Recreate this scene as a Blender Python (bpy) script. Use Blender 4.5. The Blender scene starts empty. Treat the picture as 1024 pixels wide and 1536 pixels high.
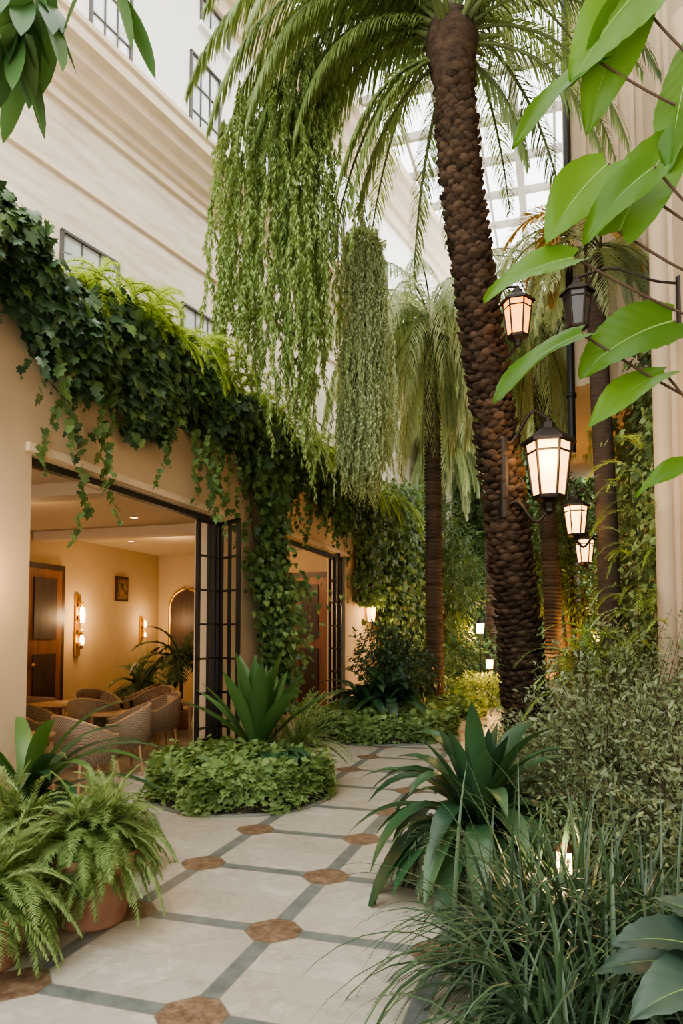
import bpy, math, random
import numpy as np
rg=np.random.default_rng(11); random.seed(5)
PI=math.pi
def U(a,b,n=None): return rg.uniform(a,b,n)
def unit(v):
    v=np.asarray(v,float); return v/(np.linalg.norm(v,axis=-1,keepdims=True)+1e-9)
# ---------------------------------------------------------------- materials
def newmat(name):
    m=bpy.data.materials.new(name); m.use_nodes=True
    nt=m.node_tree; nt.nodes.clear()
    out=nt.nodes.new('ShaderNodeOutputMaterial'); b=nt.nodes.new('ShaderNodeBsdfPrincipled')
    nt.links.new(b.outputs[0],out.inputs[0]); return m,nt,b,out
def nd(nt,t,**k):
    n=nt.nodes.new(t)
    for a,v in k.items(): setattr(n,a,v)
    return n
def mth(nt,op,a,b=None,c=None):
    n=nt.nodes.new('ShaderNodeMath'); n.operation=op
    for i,v in enumerate((a,b,c)):
        if v is None: continue
        if isinstance(v,(int,float)): n.inputs[i].default_value=v
        else: nt.links.new(v,n.inputs[i])
    return n.outputs[0]
def mixc(nt,f,a,b,bt='MIX'):
    n=nt.nodes.new('ShaderNodeMix'); n.data_type='RGBA'; n.blend_type=bt
    for i,v in ((0,f),(6,a),(7,b)):
        if isinstance(v,(int,float)): n.inputs[i].default_value=v
        elif isinstance(v,tuple): n.inputs[i].default_value=(*v,1) if len(v)==3 else v
        else: nt.links.new(v,n.inputs[i])
    return n.outputs[2]
def noise(nt,scale,detail=4,vec=None,stretch=None,rough=.55):
    tc=nt.nodes.new('ShaderNodeTexCoord'); src=tc.outputs['Object'] if vec is None else vec
    if stretch:
        mp=nt.nodes.new('ShaderNodeMapping'); mp.inputs['Scale'].default_value=stretch
        nt.links.new(src,mp.inputs[0]); src=mp.outputs[0]
    n=nt.nodes.new('ShaderNodeTexNoise'); n.inputs['Scale'].default_value=scale
    n.inputs['Detail'].default_value=detail; n.inputs['Roughness'].default_value=rough
    nt.links.new(src,n.inputs['Vector']); return n.outputs['Fac']
def ramp(nt,f,stops):
    r=nt.nodes.new('ShaderNodeValToRGB'); nt.links.new(f,r.inputs[0]); e=r.color_ramp.elements
    while len(e)<len(stops): e.new(.5)
    for i,(p,c) in enumerate(stops): e[i].position=p; e[i].color=(*c,1) if len(c)==3 else c
    return r.outputs[0]
def bump(nt,b,h,s=.3,d=.02):
    n=nt.nodes.new('ShaderNodeBump'); n.inputs['Strength'].default_value=s; n.inputs['Distance'].default_value=d
    nt.links.new(h,n.inputs['Height']); nt.links.new(n.outputs[0],b.inputs['Normal'])
def leafmat(name,c1,c2,rough=.5,trans=.3,ns=1.2,spec=.4):
    m,nt,b,out=newmat(name)
    g=nt.nodes.new('ShaderNodeNewGeometry')
    f=mth(nt,'ADD',mth(nt,'MULTIPLY',g.outputs['Random Per Island'],.6),mth(nt,'MULTIPLY',noise(nt,ns,2),.5))
    col=ramp(nt,f,[(.15,c1),(.85,c2)])
    nt.links.new(col,b.inputs['Base Color']); b.inputs['Roughness'].default_value=rough
    b.inputs['Specular IOR Level'].default_value=spec
    t=nt.nodes.new('ShaderNodeBsdfTranslucent')
    nt.links.new(mixc(nt,.5,col,(min(1,c2[0]*1.6),min(1,c2[1]*1.5),c2[2]*.7)),t.inputs[0])
    mx=nt.nodes.new('ShaderNodeMixShader'); mx.inputs[0].default_value=trans
    nt.links.new(b.outputs[0],mx.inputs[1]); nt.links.new(t.outputs[0],mx.inputs[2]); nt.links.new(mx.outputs[0],out.inputs[0])
    return m
def plain(name,c,rough=.6,metal=0,var=.12,ns=6,bs=0.1,stretch=None,spec=.5):
    m,nt,b,out=newmat(name)
    n=noise(nt,ns,5,stretch=stretch)
    lo=tuple(x*(1-var) for x in c); hi=tuple(min(1,x*(1+var)) for x in c)
    nt.links.new(ramp(nt,n,[(.3,lo),(.7,hi)]),b.inputs['Base Color'])
    b.inputs['Roughness'].default_value=rough; b.inputs['Metallic'].default_value=metal
    b.inputs['Specular IOR Level'].default_value=spec
    if bs: bump(nt,b,n,bs,.02)
    return m
def emis(name,c,s,c2=None):
    m,nt,b,out=newmat(name)
    b.inputs['Base Color'].default_value=(*c,1); b.inputs['Roughness'].default_value=.4
    n=noise(nt,9,2); col=ramp(nt,n,[(.3,c2 or c),(.7,c)])
    nt.links.new(col,b.inputs['Emission Color'])
    b.inputs['Emission Strength'].default_value=s; return m

M={}
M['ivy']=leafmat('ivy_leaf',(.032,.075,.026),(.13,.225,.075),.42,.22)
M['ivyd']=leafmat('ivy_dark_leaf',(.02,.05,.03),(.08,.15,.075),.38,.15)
M['bright']=leafmat('fern_bright',(.22,.35,.07),(.46,.58,.16),.5,.45)
M['palm']=leafmat('palm_leaf',(.09,.15,.05),(.27,.37,.14),.45,.35)
M['palmd']=leafmat('palm_leaf_dark',(.04,.075,.035),(.13,.20,.09),.5,.25)
M['grey']=leafmat('palm_leaf_silver',(.27,.35,.22),(.58,.65,.46),.55,.45)
M['vine']=leafmat('hanging_vine_leaf',(.13,.21,.07),(.35,.46,.19),.5,.4)
M['vineg']=leafmat('hanging_vine_pale',(.25,.33,.18),(.50,.58,.36),.5,.4)
M['dry']=leafmat('dry_leaf',(.30,.16,.04),(.58,.38,.12),.6,.35)
M['strap']=leafmat('strap_leaf',(.018,.055,.027),(.06,.14,.06),.34,.15,spec=.5)
M['strapb']=leafmat('strap_leaf_bright',(.03,.09,.03),(.10,.21,.07),.38,.25,spec=.45)
M['grass']=leafmat('grass_blade',(.018,.044,.024),(.07,.13,.06),.38,.12,spec=.5)
M['cover']=leafmat('groundcover_leaf',(.085,.17,.055),(.29,.42,.17),.5,.3)
M['shrub']=leafmat('shrub_leaf',(.10,.15,.085),(.29,.36,.21),.55,.3)
M['fern']=leafmat('fern_leaf',(.13,.23,.08),(.34,.46,.20),.5,.35)
M['tree']=leafmat('tree_leaf',(.03,.065,.025),(.14,.21,.075),.5,.25,ns=.6)
M['big']=leafmat('big_leaf',(.05,.14,.015),(.13,.28,.035),.36,.5,spec=.35,ns=3)
M['silver']=leafmat('broad_leaf_blue',(.03,.06,.045),(.06,.105,.075),.4,.1,spec=.4)
M['rib']=plain('leaf_midrib',(.20,.32,.08),.5,bs=0)
M['stem']=plain('stem_green',(.11,.15,.05),.6)
M['twig']=plain('twig_brown',(.08,.05,.03),.8)
M['soil']=plain('soil',(.035,.025,.018),.95,ns=20,bs=.8,var=.5)
M['beige']=plain('wall_beige_plaster',(.54,.43,.30),.85,var=.06,ns=1.5,bs=.05)
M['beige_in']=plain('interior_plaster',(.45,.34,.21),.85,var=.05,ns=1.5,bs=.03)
M['cream']=plain('cream_stone_trim',(.64,.53,.40),.7,var=.06,ns=3,bs=.05)
M['white']=plain('white_stucco',(.90,.90,.88),.85,var=.03,ns=2,bs=.03)
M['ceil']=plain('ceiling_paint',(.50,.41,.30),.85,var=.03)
M['black']=plain('black_steel',(.02,.02,.02),.45,.3,bs=0)
M['iron']=plain('lantern_iron',(.03,.022,.016),.5,.5,ns=30)
M['wood']=plain('red_wood',(.20,.08,.03),.45,ns=3,stretch=(8,8,.6),var=.35)
M['dwood']=plain('dark_wood',(.045,.022,.014),.45,ns=3,stretch=(8,8,.6),var=.35)
M['lwood']=plain('light_wood',(.40,.26,.14),.5,ns=4,stretch=(8,8,1),var=.25)
M['terra']=plain('terracotta',(.36,.19,.12),.75,ns=8,var=.2)
M['cush']=plain('cushion_brown',(.20,.12,.08),.9,ns=30,var=.2,bs=.3)
M['cushl']=plain('cushion_beige',(.42,.33,.23),.9,ns=30,var=.2,bs=.3)
M['brass']=plain('brass',(.7,.45,.15),.3,.9,bs=0)
M['frame']=plain('skylight_bar',(.34,.31,.26),.5,.1,bs=0)
M['winf']=plain('window_frame_bronze',(.09,.085,.08),.5,.2,bs=0)
M['glow']=emis('lantern_glass',(1,.62,.24),4.0,(1,.42,.12))
M['glowo']=emis('amber_glass',(1,.40,.07),3.0,(1,.28,.04))
M['glowd']=plain('smoked_glass',(.04,.035,.03),.2,bs=0)
M['bulb']=emis('bulb_glow',(1,.55,.18),20)
M['spot']=emis('downlight',(1,.8,.5),12)
m,nt,b,o=newmat('window_glass'); n=noise(nt,.8,3)
nt.links.new(ramp(nt,n,[(.3,(.50,.56,.58)),(.7,(.80,.85,.87))]),b.inputs['Base Color']); b.inputs['Roughness'].default_value=.08  # bright sky reflection put into the glass as pale base colour
b.inputs['Metallic'].default_value=.2; M['glass']=m
m,nt,b,o=newmat('skylight_pane'); nt.nodes.remove(b)
t=nd(nt,'ShaderNodeBsdfTransparent'); t.inputs[0].default_value=(.98,.99,1,1); g=nd(nt,'ShaderNodeBsdfGlossy'); g.inputs['Roughness'].default_value=.1
mx=nd(nt,'ShaderNodeMixShader'); mx.inputs[0].default_value=.04
nt.links.new(t.outputs[0],mx.inputs[1]); nt.links.new(g.outputs[0],mx.inputs[2]); nt.links.new(mx.outputs[0],o.inputs[0]); M['pane']=m
m,nt,b,o=newmat('travertine')
n=noise(nt,.9,8,stretch=(1,1,7),rough=.65); n2=noise(nt,5,4,stretch=(1,1,5))
col=ramp(nt,n,[(.3,(.44,.36,.27)),(.5,(.60,.52,.42)),(.7,(.70,.63,.53))])
tc=nd(nt,'ShaderNodeTexCoord'); sp=nd(nt,'ShaderNodeSeparateXYZ'); nt.links.new(tc.outputs['Object'],sp.inputs[0])
fz=mth(nt,'LESS_THAN',mth(nt,'FRACT',mth(nt,'MULTIPLY',sp.outputs[2],1.1)),.018)
col=mixc(nt,mth(nt,'MULTIPLY',fz,.35),col,(.35,.28,.2))
nt.links.new(col,b.inputs['Base Color']); b.inputs['Roughness'].default_value=.7; bump(nt,b,n2,.15,.02); M['trav']=m
def bark(name,c1,c2,z):
    m,nt,b,o=newmat(name); n=noise(nt,7,8,stretch=(1,1,z),rough=.7)
    g=nd(nt,'ShaderNodeNewGeometry')
    f=mth(nt,'ADD',mth(nt,'MULTIPLY',n,.8),mth(nt,'MULTIPLY',g.outputs['Random Per Island'],.25))
    nt.links.new(ramp(nt,f,[(.3,c1),(.75,c2)]),b.inputs['Base Color']); b.inputs['Roughness'].default_value=.9
    b.inputs['Specular IOR Level'].default_value=.2
    bump(nt,b,n,.8,.03); return m
M['bark']=bark('palm_bark',(.014,.010,.007),(.135,.09,.06),2)
M['bark2']=bark('palm_bark_ringed',(.035,.027,.02),(.15,.11,.08),6)
m,nt,b,o=newmat('rattan_weave'); w=nd(nt,'ShaderNodeTexChecker'); w.inputs['Scale'].default_value=70
tc=nd(nt,'ShaderNodeTexCoord'); nt.links.new(tc.outputs['Object'],w.inputs[0])
w.inputs[1].default_value=(.30,.23,.16,1); w.inputs[2].default_value=(.12,.09,.065,1)
nt.links.new(w.outputs[0],b.inputs['Base Color']); b.inputs['Roughness'].default_value=.7; bump(nt,b,w.outputs[1],.5,.01); M['rattan']=m
m,nt,b,o=newmat('picture_canvas'); n=noise(nt,9,6)
nt.links.new(ramp(nt,n,[(.35,(.03,.02,.02)),(.5,(.18,.10,.05)),(.65,(.3,.22,.12))]),b.inputs['Base Color']); M['canvas']=m
# floor
m,nt,b,o=newmat('inlaid_stone_floor')
tc=nd(nt,'ShaderNodeTexCoord'); sp=nd(nt,'ShaderNodeSeparateXYZ'); nt.links.new(tc.outputs['Object'],sp.inputs[0])
X,Y=sp.outputs[0],sp.outputs[1]
gx=mth(nt,'DIVIDE',mth(nt,'ADD',X,1.5),.9); gy=mth(nt,'DIVIDE',mth(nt,'SUBTRACT',Y,2.70),.88)
fx=mth(nt,'MULTIPLY',mth(nt,'ABSOLUTE',mth(nt,'SUBTRACT',gx,mth(nt,'ROUND',gx))),.9)
fy=mth(nt,'MULTIPLY',mth(nt,'ABSOLUTE',mth(nt,'SUBTRACT',gy,mth(nt,'ROUND',gy))),.88)
mn=mth(nt,'MINIMUM',fx,fy)
reg=mth(nt,'GREATER_THAN',X,-2.56)
strip=mth(nt,'MULTIPLY',mth(nt,'LESS_THAN',mn,.044),reg)
octd=mth(nt,'MAXIMUM',mth(nt,'MAXIMUM',fx,fy),mth(nt,'MULTIPLY',mth(nt,'ADD',fx,fy),.73))
med=mth(nt,'MULTIPLY',mth(nt,'LESS_THAN',octd,.145),reg)
j1=mth(nt,'LESS_THAN',mth(nt,'ABSOLUTE',mth(nt,'SUBTRACT',mn,.046)),.004)
j2=mth(nt,'LESS_THAN',mth(nt,'ABSOLUTE',mth(nt,'SUBTRACT',octd,.147)),.004)
j3=mth(nt,'LESS_THAN',mth(nt,'ABSOLUTE',mth(nt,'SUBTRACT',fy,.44)),.0022)
cell=nd(nt,'ShaderNodeCombineXYZ'); nt.links.new(mth(nt,'FLOOR',gx),cell.inputs[0]); nt.links.new(mth(nt,'FLOOR',mth(nt,'MULTIPLY',gy,2)),cell.inputs[1])
wn=nd(nt,'ShaderNodeTexWhiteNoise'); nt.links.new(cell.outputs[0],wn.inputs[0])
off=nd(nt,'ShaderNodeVectorMath',operation='ADD'); nt.links.new(tc.outputs['Object'],off.inputs[0])
sc=nd(nt,'ShaderNodeVectorMath',operation='SCALE'); nt.links.new(wn.outputs['Color'],sc.inputs[0]); sc.inputs['Scale'].default_value=20
nt.links.new(sc.outputs[0],off.inputs[1])
n1=noise(nt,3.4,10,vec=off.outputs[0],rough=.75); n1.node.inputs['Distortion'].default_value=.35
marble=ramp(nt,n1,[(.28,(.30,.29,.255)),(.44,(.49,.475,.42)),(.51,(.43,.415,.365)),(.58,(.53,.515,.46)),(.75,(.60,.585,.53))])
n5=noise(nt,1.3,7,vec=off.outputs[0],rough=.62); n5.node.inputs['Distortion'].default_value=.6
vein=ramp(nt,mth(nt,'ABSOLUTE',mth(nt,'SUBTRACT',n5,.5)),[(0,(1,1,1)),(.018,(0,0,0))])
vv=nd(nt,'ShaderNodeRGBToBW'); nt.links.new(vein,vv.inputs[0])
marble=mixc(nt,mth(nt,'MULTIPLY',vv.outputs[0],.35),marble,(.30,.27,.22))
marble=mixc(nt,mth(nt,'MULTIPLY',wn.outputs['Value'],.5),marble,(.82,.76,.67),'MULTIPLY')
n3=noise(nt,9,5)
stc=ramp(nt,n3,[(.3,(.115,.135,.13)),(.7,(.215,.24,.23))])
mdc=ramp(nt,noise(nt,14,8,rough=.75),[(.3,(.07,.045,.03)),(.5,(.20,.135,.09)),(.7,(.36,.27,.19))])
col=mixc(nt,mth(nt,'MULTIPLY',j3,.3),marble,(.2,.18,.14))
col=mixc(nt,strip,col,stc)
jj=mth(nt,'MULTIPLY',j1,mth(nt,'SUBTRACT',1,med))
col=mixc(nt,mth(nt,'MULTIPLY',jj,.6),col,(.16,.14,.11)); col=mixc(nt,med,col,mdc)
col=mixc(nt,mth(nt,'MULTIPLY',mth(nt,'MULTIPLY',j2,reg),.6),col,(.12,.10,.07))
nt.links.new(col,b.inputs['Base Color'])
nt.links.new(mth(nt,'ADD',mth(nt,'MULTIPLY',n3,.3),.22),b.inputs['Roughness']); M['floor']=m
M['stone']=plain('grey_green_stone',(.16,.18,.16),.6)
# ---------------------------------------------------------------- mesh builder
class MB:
    def __init__(s): s.V=[];s.L=[];s.C=[];s.M=[];s.S=[];s.n=0;s.mats=[]
    def mi(s,k):
        if k not in s.mats: s.mats.append(k)
        return s.mats.index(k)
    def add(s,V,F,m,smooth=True):
        V=np.asarray(V,float).reshape(-1,3); F=np.asarray(F,np.int64)
        s.V.append(V); s.L.append((F+s.n).ravel()); s.C.append(np.full(len(F),F.shape[1])); s.M.append(np.full(len(F),s.mi(m))); s.S.append(np.full(len(F),smooth)); s.n+=len(V)
    def build(s,name,loc=None):
        V=np.concatenate(s.V);L=np.concatenate(s.L);C=np.concatenate(s.C)
        me=bpy.data.meshes.new(name); me.vertices.add(len(V)); me.vertices.foreach_set('co',V.astype(np.float32).ravel())
        me.loops.add(len(L)); me.loops.foreach_set('vertex_index',L.astype(np.int32))
        me.polygons.add(len(C)); st=np.concatenate([[0],np.cumsum(C)[:-1]])
        me.polygons.foreach_set('loop_start',st.astype(np.int32)); me.polygons.foreach_set('loop_total',C.astype(np.int32))
        me.polygons.foreach_set('material_index',np.concatenate(s.M).astype(np.int32))
        me.polygons.foreach_set('use_smooth',np.concatenate(s.S))
        for k in s.mats: me.materials.append(M[k])
        me.update(calc_edges=True); me.validate()
        ob=bpy.data.objects.new(name,me); bpy.context.scene.collection.objects.link(ob)
        return ob
def box(mb,lo,hi,m,smooth=False,f=None):
    x0,y0,z0=lo;x1,y1,z1=hi
    V=np.array([(x0,y0,z0),(x1,y0,z0),(x1,y1,z0),(x0,y1,z0),(x0,y0,z1),(x1,y0,z1),(x1,y1,z1),(x0,y1,z1)],float)
    if f is not None: V=f(V)
    mb.add(V,[(0,3,2,1),(4,5,6,7),(0,1,5,4),(1,2,6,5),(2,3,7,6),(3,0,4,7)],m,smooth)
def tube(mb,pts,rad,m,sides=8,cap=True):
    P=np.asarray(pts,float);n=len(P); rad=np.broadcast_to(rad,(n,))
    T=unit(np.gradient(P,axis=0)); ref=np.array([0,0,1.]) if abs(T[0,2])<.8 else np.array([1.,0,0])
    a=unit(np.cross(T,ref)); bb=np.cross(T,a)
    th=np.linspace(0,2*PI,sides,endpoint=False)
    V=P[:,None]+rad[:,None,None]*(a[:,None]*np.cos(th)[None,:,None]+bb[:,None]*np.sin(th)[None,:,None])
    F=[(i*sides+j,i*sides+(j+1)%sides,(i+1)*sides+(j+1)%sides,(i+1)*sides+j) for i in range(n-1) for j in range(sides)]
    mb.add(V,F,m)
    if cap and sides>2:
        for i in (0,n-1):
            VV=np.vstack([V[i],P[i]]); mb.add(VV,[(j,(j+1)%sides,sides) for j in range(sides)],m)
def lathe(mb,prof,c,m,n=24,smooth=True,wob=0,rot=0):
    prof=np.array(prof,float); th=np.linspace(0,2*PI,n,endpoint=False)+rot
    r=prof[:,0][:,None]*(1+wob*np.sin(th*5+1)[None]); 
    V=np.stack([c[0]+r*np.cos(th),c[1]+r*np.sin(th),c[2]+prof[:,1][:,None]+0*r],-1)
    F=[(i*n+j,i*n+(j+1)%n,(i+1)*n+(j+1)%n,(i+1)*n+j) for i in range(len(prof)-1) for j in range(n)]
    mb.add(V,F,m,smooth)
def stamp(mb,T,P,D,Nn,sc,m):
    V,F=T; V=np.asarray(V,float);F=np.asarray(F)
    y=unit(D); x=unit(np.cross(y,Nn)); z=np.cross(x,y)
    R=np.stack([x,y,z],2); sc=np.asarray(sc,float); sc=sc.reshape(-1,1,1)
    W=np.einsum('nij,vj->nvi',R,V)*sc+P[:,None]
    F2=(F[None]+(np.arange(len(P))*len(V))[:,None,None]).reshape(-1,F.shape[1])
    mb.add(W,F2,m)
BL=([(0,0,0),(-.2,.45,.04),(0,.45,-.03),(.2,.45,.04),(0,1,-.12)],[(0,2,4,1),(0,3,4,2)])
NB=([(0,0,0),(-.13,.45,.01),(0,.45,-.01),(.13,.45,.01),(0,1,-.1)],[(0,2,4,1),(0,3,4,2)])
_o=[(0,0),(.28,-.12),(.5,.18),(.30,.36),(.40,.62),(.16,.66),(0,1)]
_o=_o+[(-x,y) for x,y in _o[-2:0:-1]]
IV=([(0,.35,.06)]+[(x,y,-.05*abs(x)) for x,y in _o],[(0,1+i,1+(i+1)%len(_o)) for i in range(len(_o))])
def rdir(n): return unit(rg.normal(size=(n,3)))
pl={'leaf':lambda t:math.sin(PI*min(1,max(0,t*.93+.07)))**.7,
    'grass':lambda t:(1-t)**.6 if t>.15 else .6+.4*t/.15,
    'strap':lambda t:(.35+.65*min(1,t*2.5))*(1 if t<.6 else max(0.02,math.cos((t-.6)/.4*PI/2))),
    'heart':lambda t:(math.sin(PI*(max(0.0,t*.97+.03))**.62))**.75 if t<1 else 0.01}
def ribbons(mb,P,D,L,W,droop,K=4,prof='leaf',fold=.2,m='palm',side=None):
    N=len(P); P=np.array(P,float); D=unit(D); L=np.broadcast_to(L,(N,)).astype(float); W=np.broadcast_to(W,(N,)); droop=np.broadcast_to(droop,(N,))
    if side is None:
        side=np.cross(D,[0,0,1.]); bad=np.linalg.norm(side,axis=1)<.05
        if bad.any(): side[bad]=rg.normal(size=(bad.sum(),3))*[1,1,0]
        side=unit(side)
    rows=[]; cols=3 if fold else 2
    for k in range(K+1):
        hw=(W*pl[prof](k/K)/2)[:,None]; up=np.cross(side,D)
        if fold: rows.append(np.stack([P-side*hw+up*fold*hw,P,P+side*hw+up*fold*hw],1))
        else: rows.append(np.stack([P-side*hw,P+side*hw],1))
        P=P+D*(L/K)[:,None]; D=unit(D+np.array([0,0,-1.])*(droop/K)[:,None])
    V=np.stack(rows,1); nv=(K+1)*cols
    F=np.array([(k*cols+c,k*cols+c+1,(k+1)*cols+c+1,(k+1)*cols+c) for k in range(K) for c in range(cols-1)])
    mb.add(V,(F[None]+(np.arange(N)*nv)[:,None,None]).reshape(-1,4),m)
def frond(mb,base,az,el,L,droop,n,lL,lW,ld=1.,K=2,m='palm',mr='stem',start=.1,ang=.95,rr=.015,lift=.15,hang=0.):
    az=math.radians(az);el=math.radians(el);S=16
    d=np.array([math.cos(az)*math.cos(el),math.sin(az)*math.cos(el),math.sin(el)]);p=np.array(base,float);pts=[p];Ts=[d]
    for i in range(S):
        p=p+d*L/S; d=unit(d+np.array([0,0,-1])*droop/S); pts.append(p);Ts.append(d)
    pts=np.array(pts);Ts=np.array(Ts)
    tube(mb,pts,np.linspace(rr,rr*.25,S+1),mr,4,False)
    t=np.linspace(start,1,n); q=t*S; 
    side=np.array([math.sin(az),-math.cos(az),0])
    for s in (1,-1):
        tt=np.clip(q+U(-.15,.15,n),0,S); P=np.stack([np.interp(tt,np.arange(S+1),pts[:,i]) for i in range(3)],1)
        T=unit(np.stack([np.interp(tt,np.arange(S+1),Ts[:,i]) for i in range(3)],1))
        up=np.cross(side,T); up=up*np.sign(up[:,2:3]+1e-6)
        a=ang*(1-.35*t)[:,None]+U(-.1,.1,(n,1))
        D=T*np.cos(a)+s*side*np.sin(a)+up*lift+np.array([0,0,-hang])+rg.normal(size=(n,3))*.06
        l=lL*np.sin(PI*(.1+.86*t))**.6*U(.85,1.1,n)
        ribbons(mb,P,D,l,lW,ld*U(.7,1.3,n),K,'grass',0,m)
def ribbons_path(mb,P,w,m):
    n=len(P); V=np.concatenate([P-[w/2,0,0],P+[w/2,0,0]]); F=[(i,i+1,n+i+1,n+i) for i in range(n-1)]; mb.add(V,F,m)
def strand(mb,top,L,ls,m,sp=.03,wob=.05,T=NB,per=2,down=1.0,mt='stem',out=.9):
    n=max(6,int(L/sp)); z=np.linspace(0,L,n)
    fx=np.cumsum(rg.normal(size=n))*wob*.06; fy=np.cumsum(rg.normal(size=n))*wob*.06
    P=np.stack([top[0]+fx,top[1]+fy,top[2]-z],1)
    ribbons_path(mb,P,.005,mt)
    PP=np.repeat(P,per,0); k=len(PP); th=U(0,2*PI,k)
    D=np.stack([np.cos(th)*out,np.sin(th)*out,-down*U(.6,1.3,k)],1)
    taper=np.repeat(np.clip((L-z)/(.12*L)+.45,0,1),per)
    stamp(mb,T,PP,D,np.stack([np.cos(th),np.sin(th),U(.2,1,k)],1),ls*U(.7,1.25,k)*taper,m)
def cloud(mb,c,r,n,ls,m,T=BL,shell=.5,droop=.4):
    d=rdir(n); rad=U(shell,1,n)[:,None]**.6*(1+.22*np.sin(d[:,:1]*5+d[:,1:2]*4+c[0]*3)*np.cos(d[:,2:]*6+c[1]))
    P=np.array(c)+d*rad*np.array(r); P[:,2]=np.maximum(P[:,2],.03)
    D=unit(d*.8+rdir(n)*.7+[0,0,-droop]); Nn=unit(d*.6+rdir(n)*.5+[0,0,.8])
    stamp(mb,T,P,D,Nn,ls*U(.6,1.3,n),m)
def light(name,typ,loc,e,c=(1,.64,.32),r=.1,**k):
    l=bpy.data.lights.new(name,typ); l.energy=e;l.color=c
    if typ in('POINT','SPOT'): l.shadow_soft_size=r
    for a,v in k.items(): setattr(l,a,v)
    o=bpy.data.objects.new(name,l); o.location=loc; bpy.context.scene.collection.objects.link(o); return o
# ---------------------------------------------------------------- shell
mb=MB(); box(mb,(-9,-4,-.2),(4,27,0),'floor'); mb.build('floor')
WX=-4.08; DZ=3.05
mb=MB()
for (y0,y1,z0,z1) in [(-4,4.62,0,4.35),(7.97,10.1,0,4.35),(13.3,19,0,4.35),(4.62,7.97,DZ,4.35),(10.1,13.3,DZ+.06,4.35)]:
    box(mb,(WX-.38,y0,z0),(WX,y1,z1),'beige')
mb.build('wall_left')
mb=MB(); box(mb,(-9,-4,4.1),(WX-.38,19,4.35),'cream'); mb.build('terrace_floor')
mb=MB(); box(mb,(-8.6,-4,3.32),(WX-.38,13.7,3.45),'ceil')
for y in (3.5,6.6,9.7): box(mb,(-8.5,y,3.17),(WX-.38,y+.28,3.33),'ceil')
mb.build('ceiling')
mb=MB(); box(mb,(-8.7,-4,0),(-8.5,13.7,3.4),'beige_in')
mb.build('wall_interior_back')
mb=MB(); box(mb,(-8.7,13.6,0),(WX-.38,13.75,3.4),'beige_in')
box(mb,(-5.9,13.48,0),(-4.47,13.6,2.75),'wood'); box(mb,(-5.3,13.44,.1),(-5.24,13.5,2.7),'dwood'); box(mb,(-6.0,13.44,2.75),(-4.47,13.6,2.85),'dwood')
for x in (-5.75,-5.1):
    for z in (.2,1.5): box(mb,(x,13.45,z),(x+.4,13.5,z+1.1),'dwood')
mb.build('wall_interior_end')
mb=MB(); box(mb,(WX,-4,0),(WX+.03,4.6,.14),'cream'); box(mb,(WX,8.0,0),(WX+.03,10.08,.14),'cream'); box(mb,(WX,13.34,0),(WX+.03,19,.14),'cream'); mb.build('baseboard_left')
mb=MB(); box(mb,(WX,4.55,DZ+.02),(WX+.04,8.02,DZ+.09),'cream'); box(mb,(WX,10.03,DZ+.08),(WX+.04,13.37,DZ+.15),'cream'); mb.build('trim_1')
def steel(name,y0,y1,zt,panels,rows):
    mb=MB(); x=WX-.1
    box(mb,(x-.04,y0,0),(x+.04,y0+.05,zt),'black'); box(mb,(x-.04,y1-.05,0),(x+.04,y1,zt),'black'); box(mb,(x-.04,y0,zt-.06),(x+.04,y1,zt),'black')
    for (px0,py0,px1,py1) in panels:
        d=np.array([px1-px0,py1-py0]);Lp=np.linalg.norm(d);d=d/Lp; nn=np.array([-d[1],d[0]])
        def f(V): 
            o=V.copy(); o[:,0]=px0+V[:,0]*d[0]+V[:,1]*nn[0]; o[:,1]=py0+V[:,0]*d[1]+V[:,1]*nn[1]; return o
        for s in (0,Lp-.05,Lp/2-.012): box(mb,(s,-.02,.02),(s+(.05 if s!=Lp/2-.012 else .024),.02,zt-.07),'black',f=f)
        for r in range(rows+1):
            z=.04+(zt-.15)*r/rows; h=.05 if r in(0,rows) else .024
            box(mb,(0,-.02,z),(Lp,.02,z+h),'black',f=f)
        box(mb,(.05,-.022,.04),(Lp-.05,.022,.34),'black',f=f)
    mb.build(name)
steel('door_1',4.62,7.97,DZ,[(WX+.02,7.9,WX-.04,7.42),(WX+.42,7.62,WX+.02,7.9)],7)
steel('door_2',10.1,13.3,DZ+.06,[(WX-.06,13.22,WX-.06,12.5),(WX+.3,11.95,WX-.06,12.5)],7)
mb=MB(); box(mb,(-8.52,9.4,0),(-8.44,10.45,2.8),'dwood'); box(mb,(-8.46,9.5,0),(-8.42,10.35,2.7),'wood')
for z in (.2,1.5): box(mb,(-8.43,9.65,z),(-8.40,10.2,z+1.05),'dwood')
lathe(mb,[(0,0),(.03,.01),(.03,.04),(0,.06)],(-8.38,9.62,1.05),'brass',10); mb.build('door_3')
mb=MB(); box(mb,(-8.5,12.0,2.25),(-8.46,12.4,2.75),'dwood'); box(mb,(-8.47,12.04,2.29),(-8.45,12.36,2.71),'canvas'); mb.build('framed_picture')
mb=MB()
th=np.linspace(0,PI,17); ox=-7.75
pts=[(ox-.42,13.55,1.0)]+[(ox-.42*math.cos(t),13.55,2.15+.42*math.sin(t)) for t in th]+[(ox+.42,13.55,1.0),(ox-.42,13.55,1.0)]
tube(mb,pts,.04,'brass',6)
V=[(ox,13.57,1.6)]+pts[:-1]; mb.add(V,[(0,i,i+1) for i in range(1,len(V)-1)]+[(0,len(V)-1,1)],'dwood'); mb.build('arched_mirror')
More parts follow.
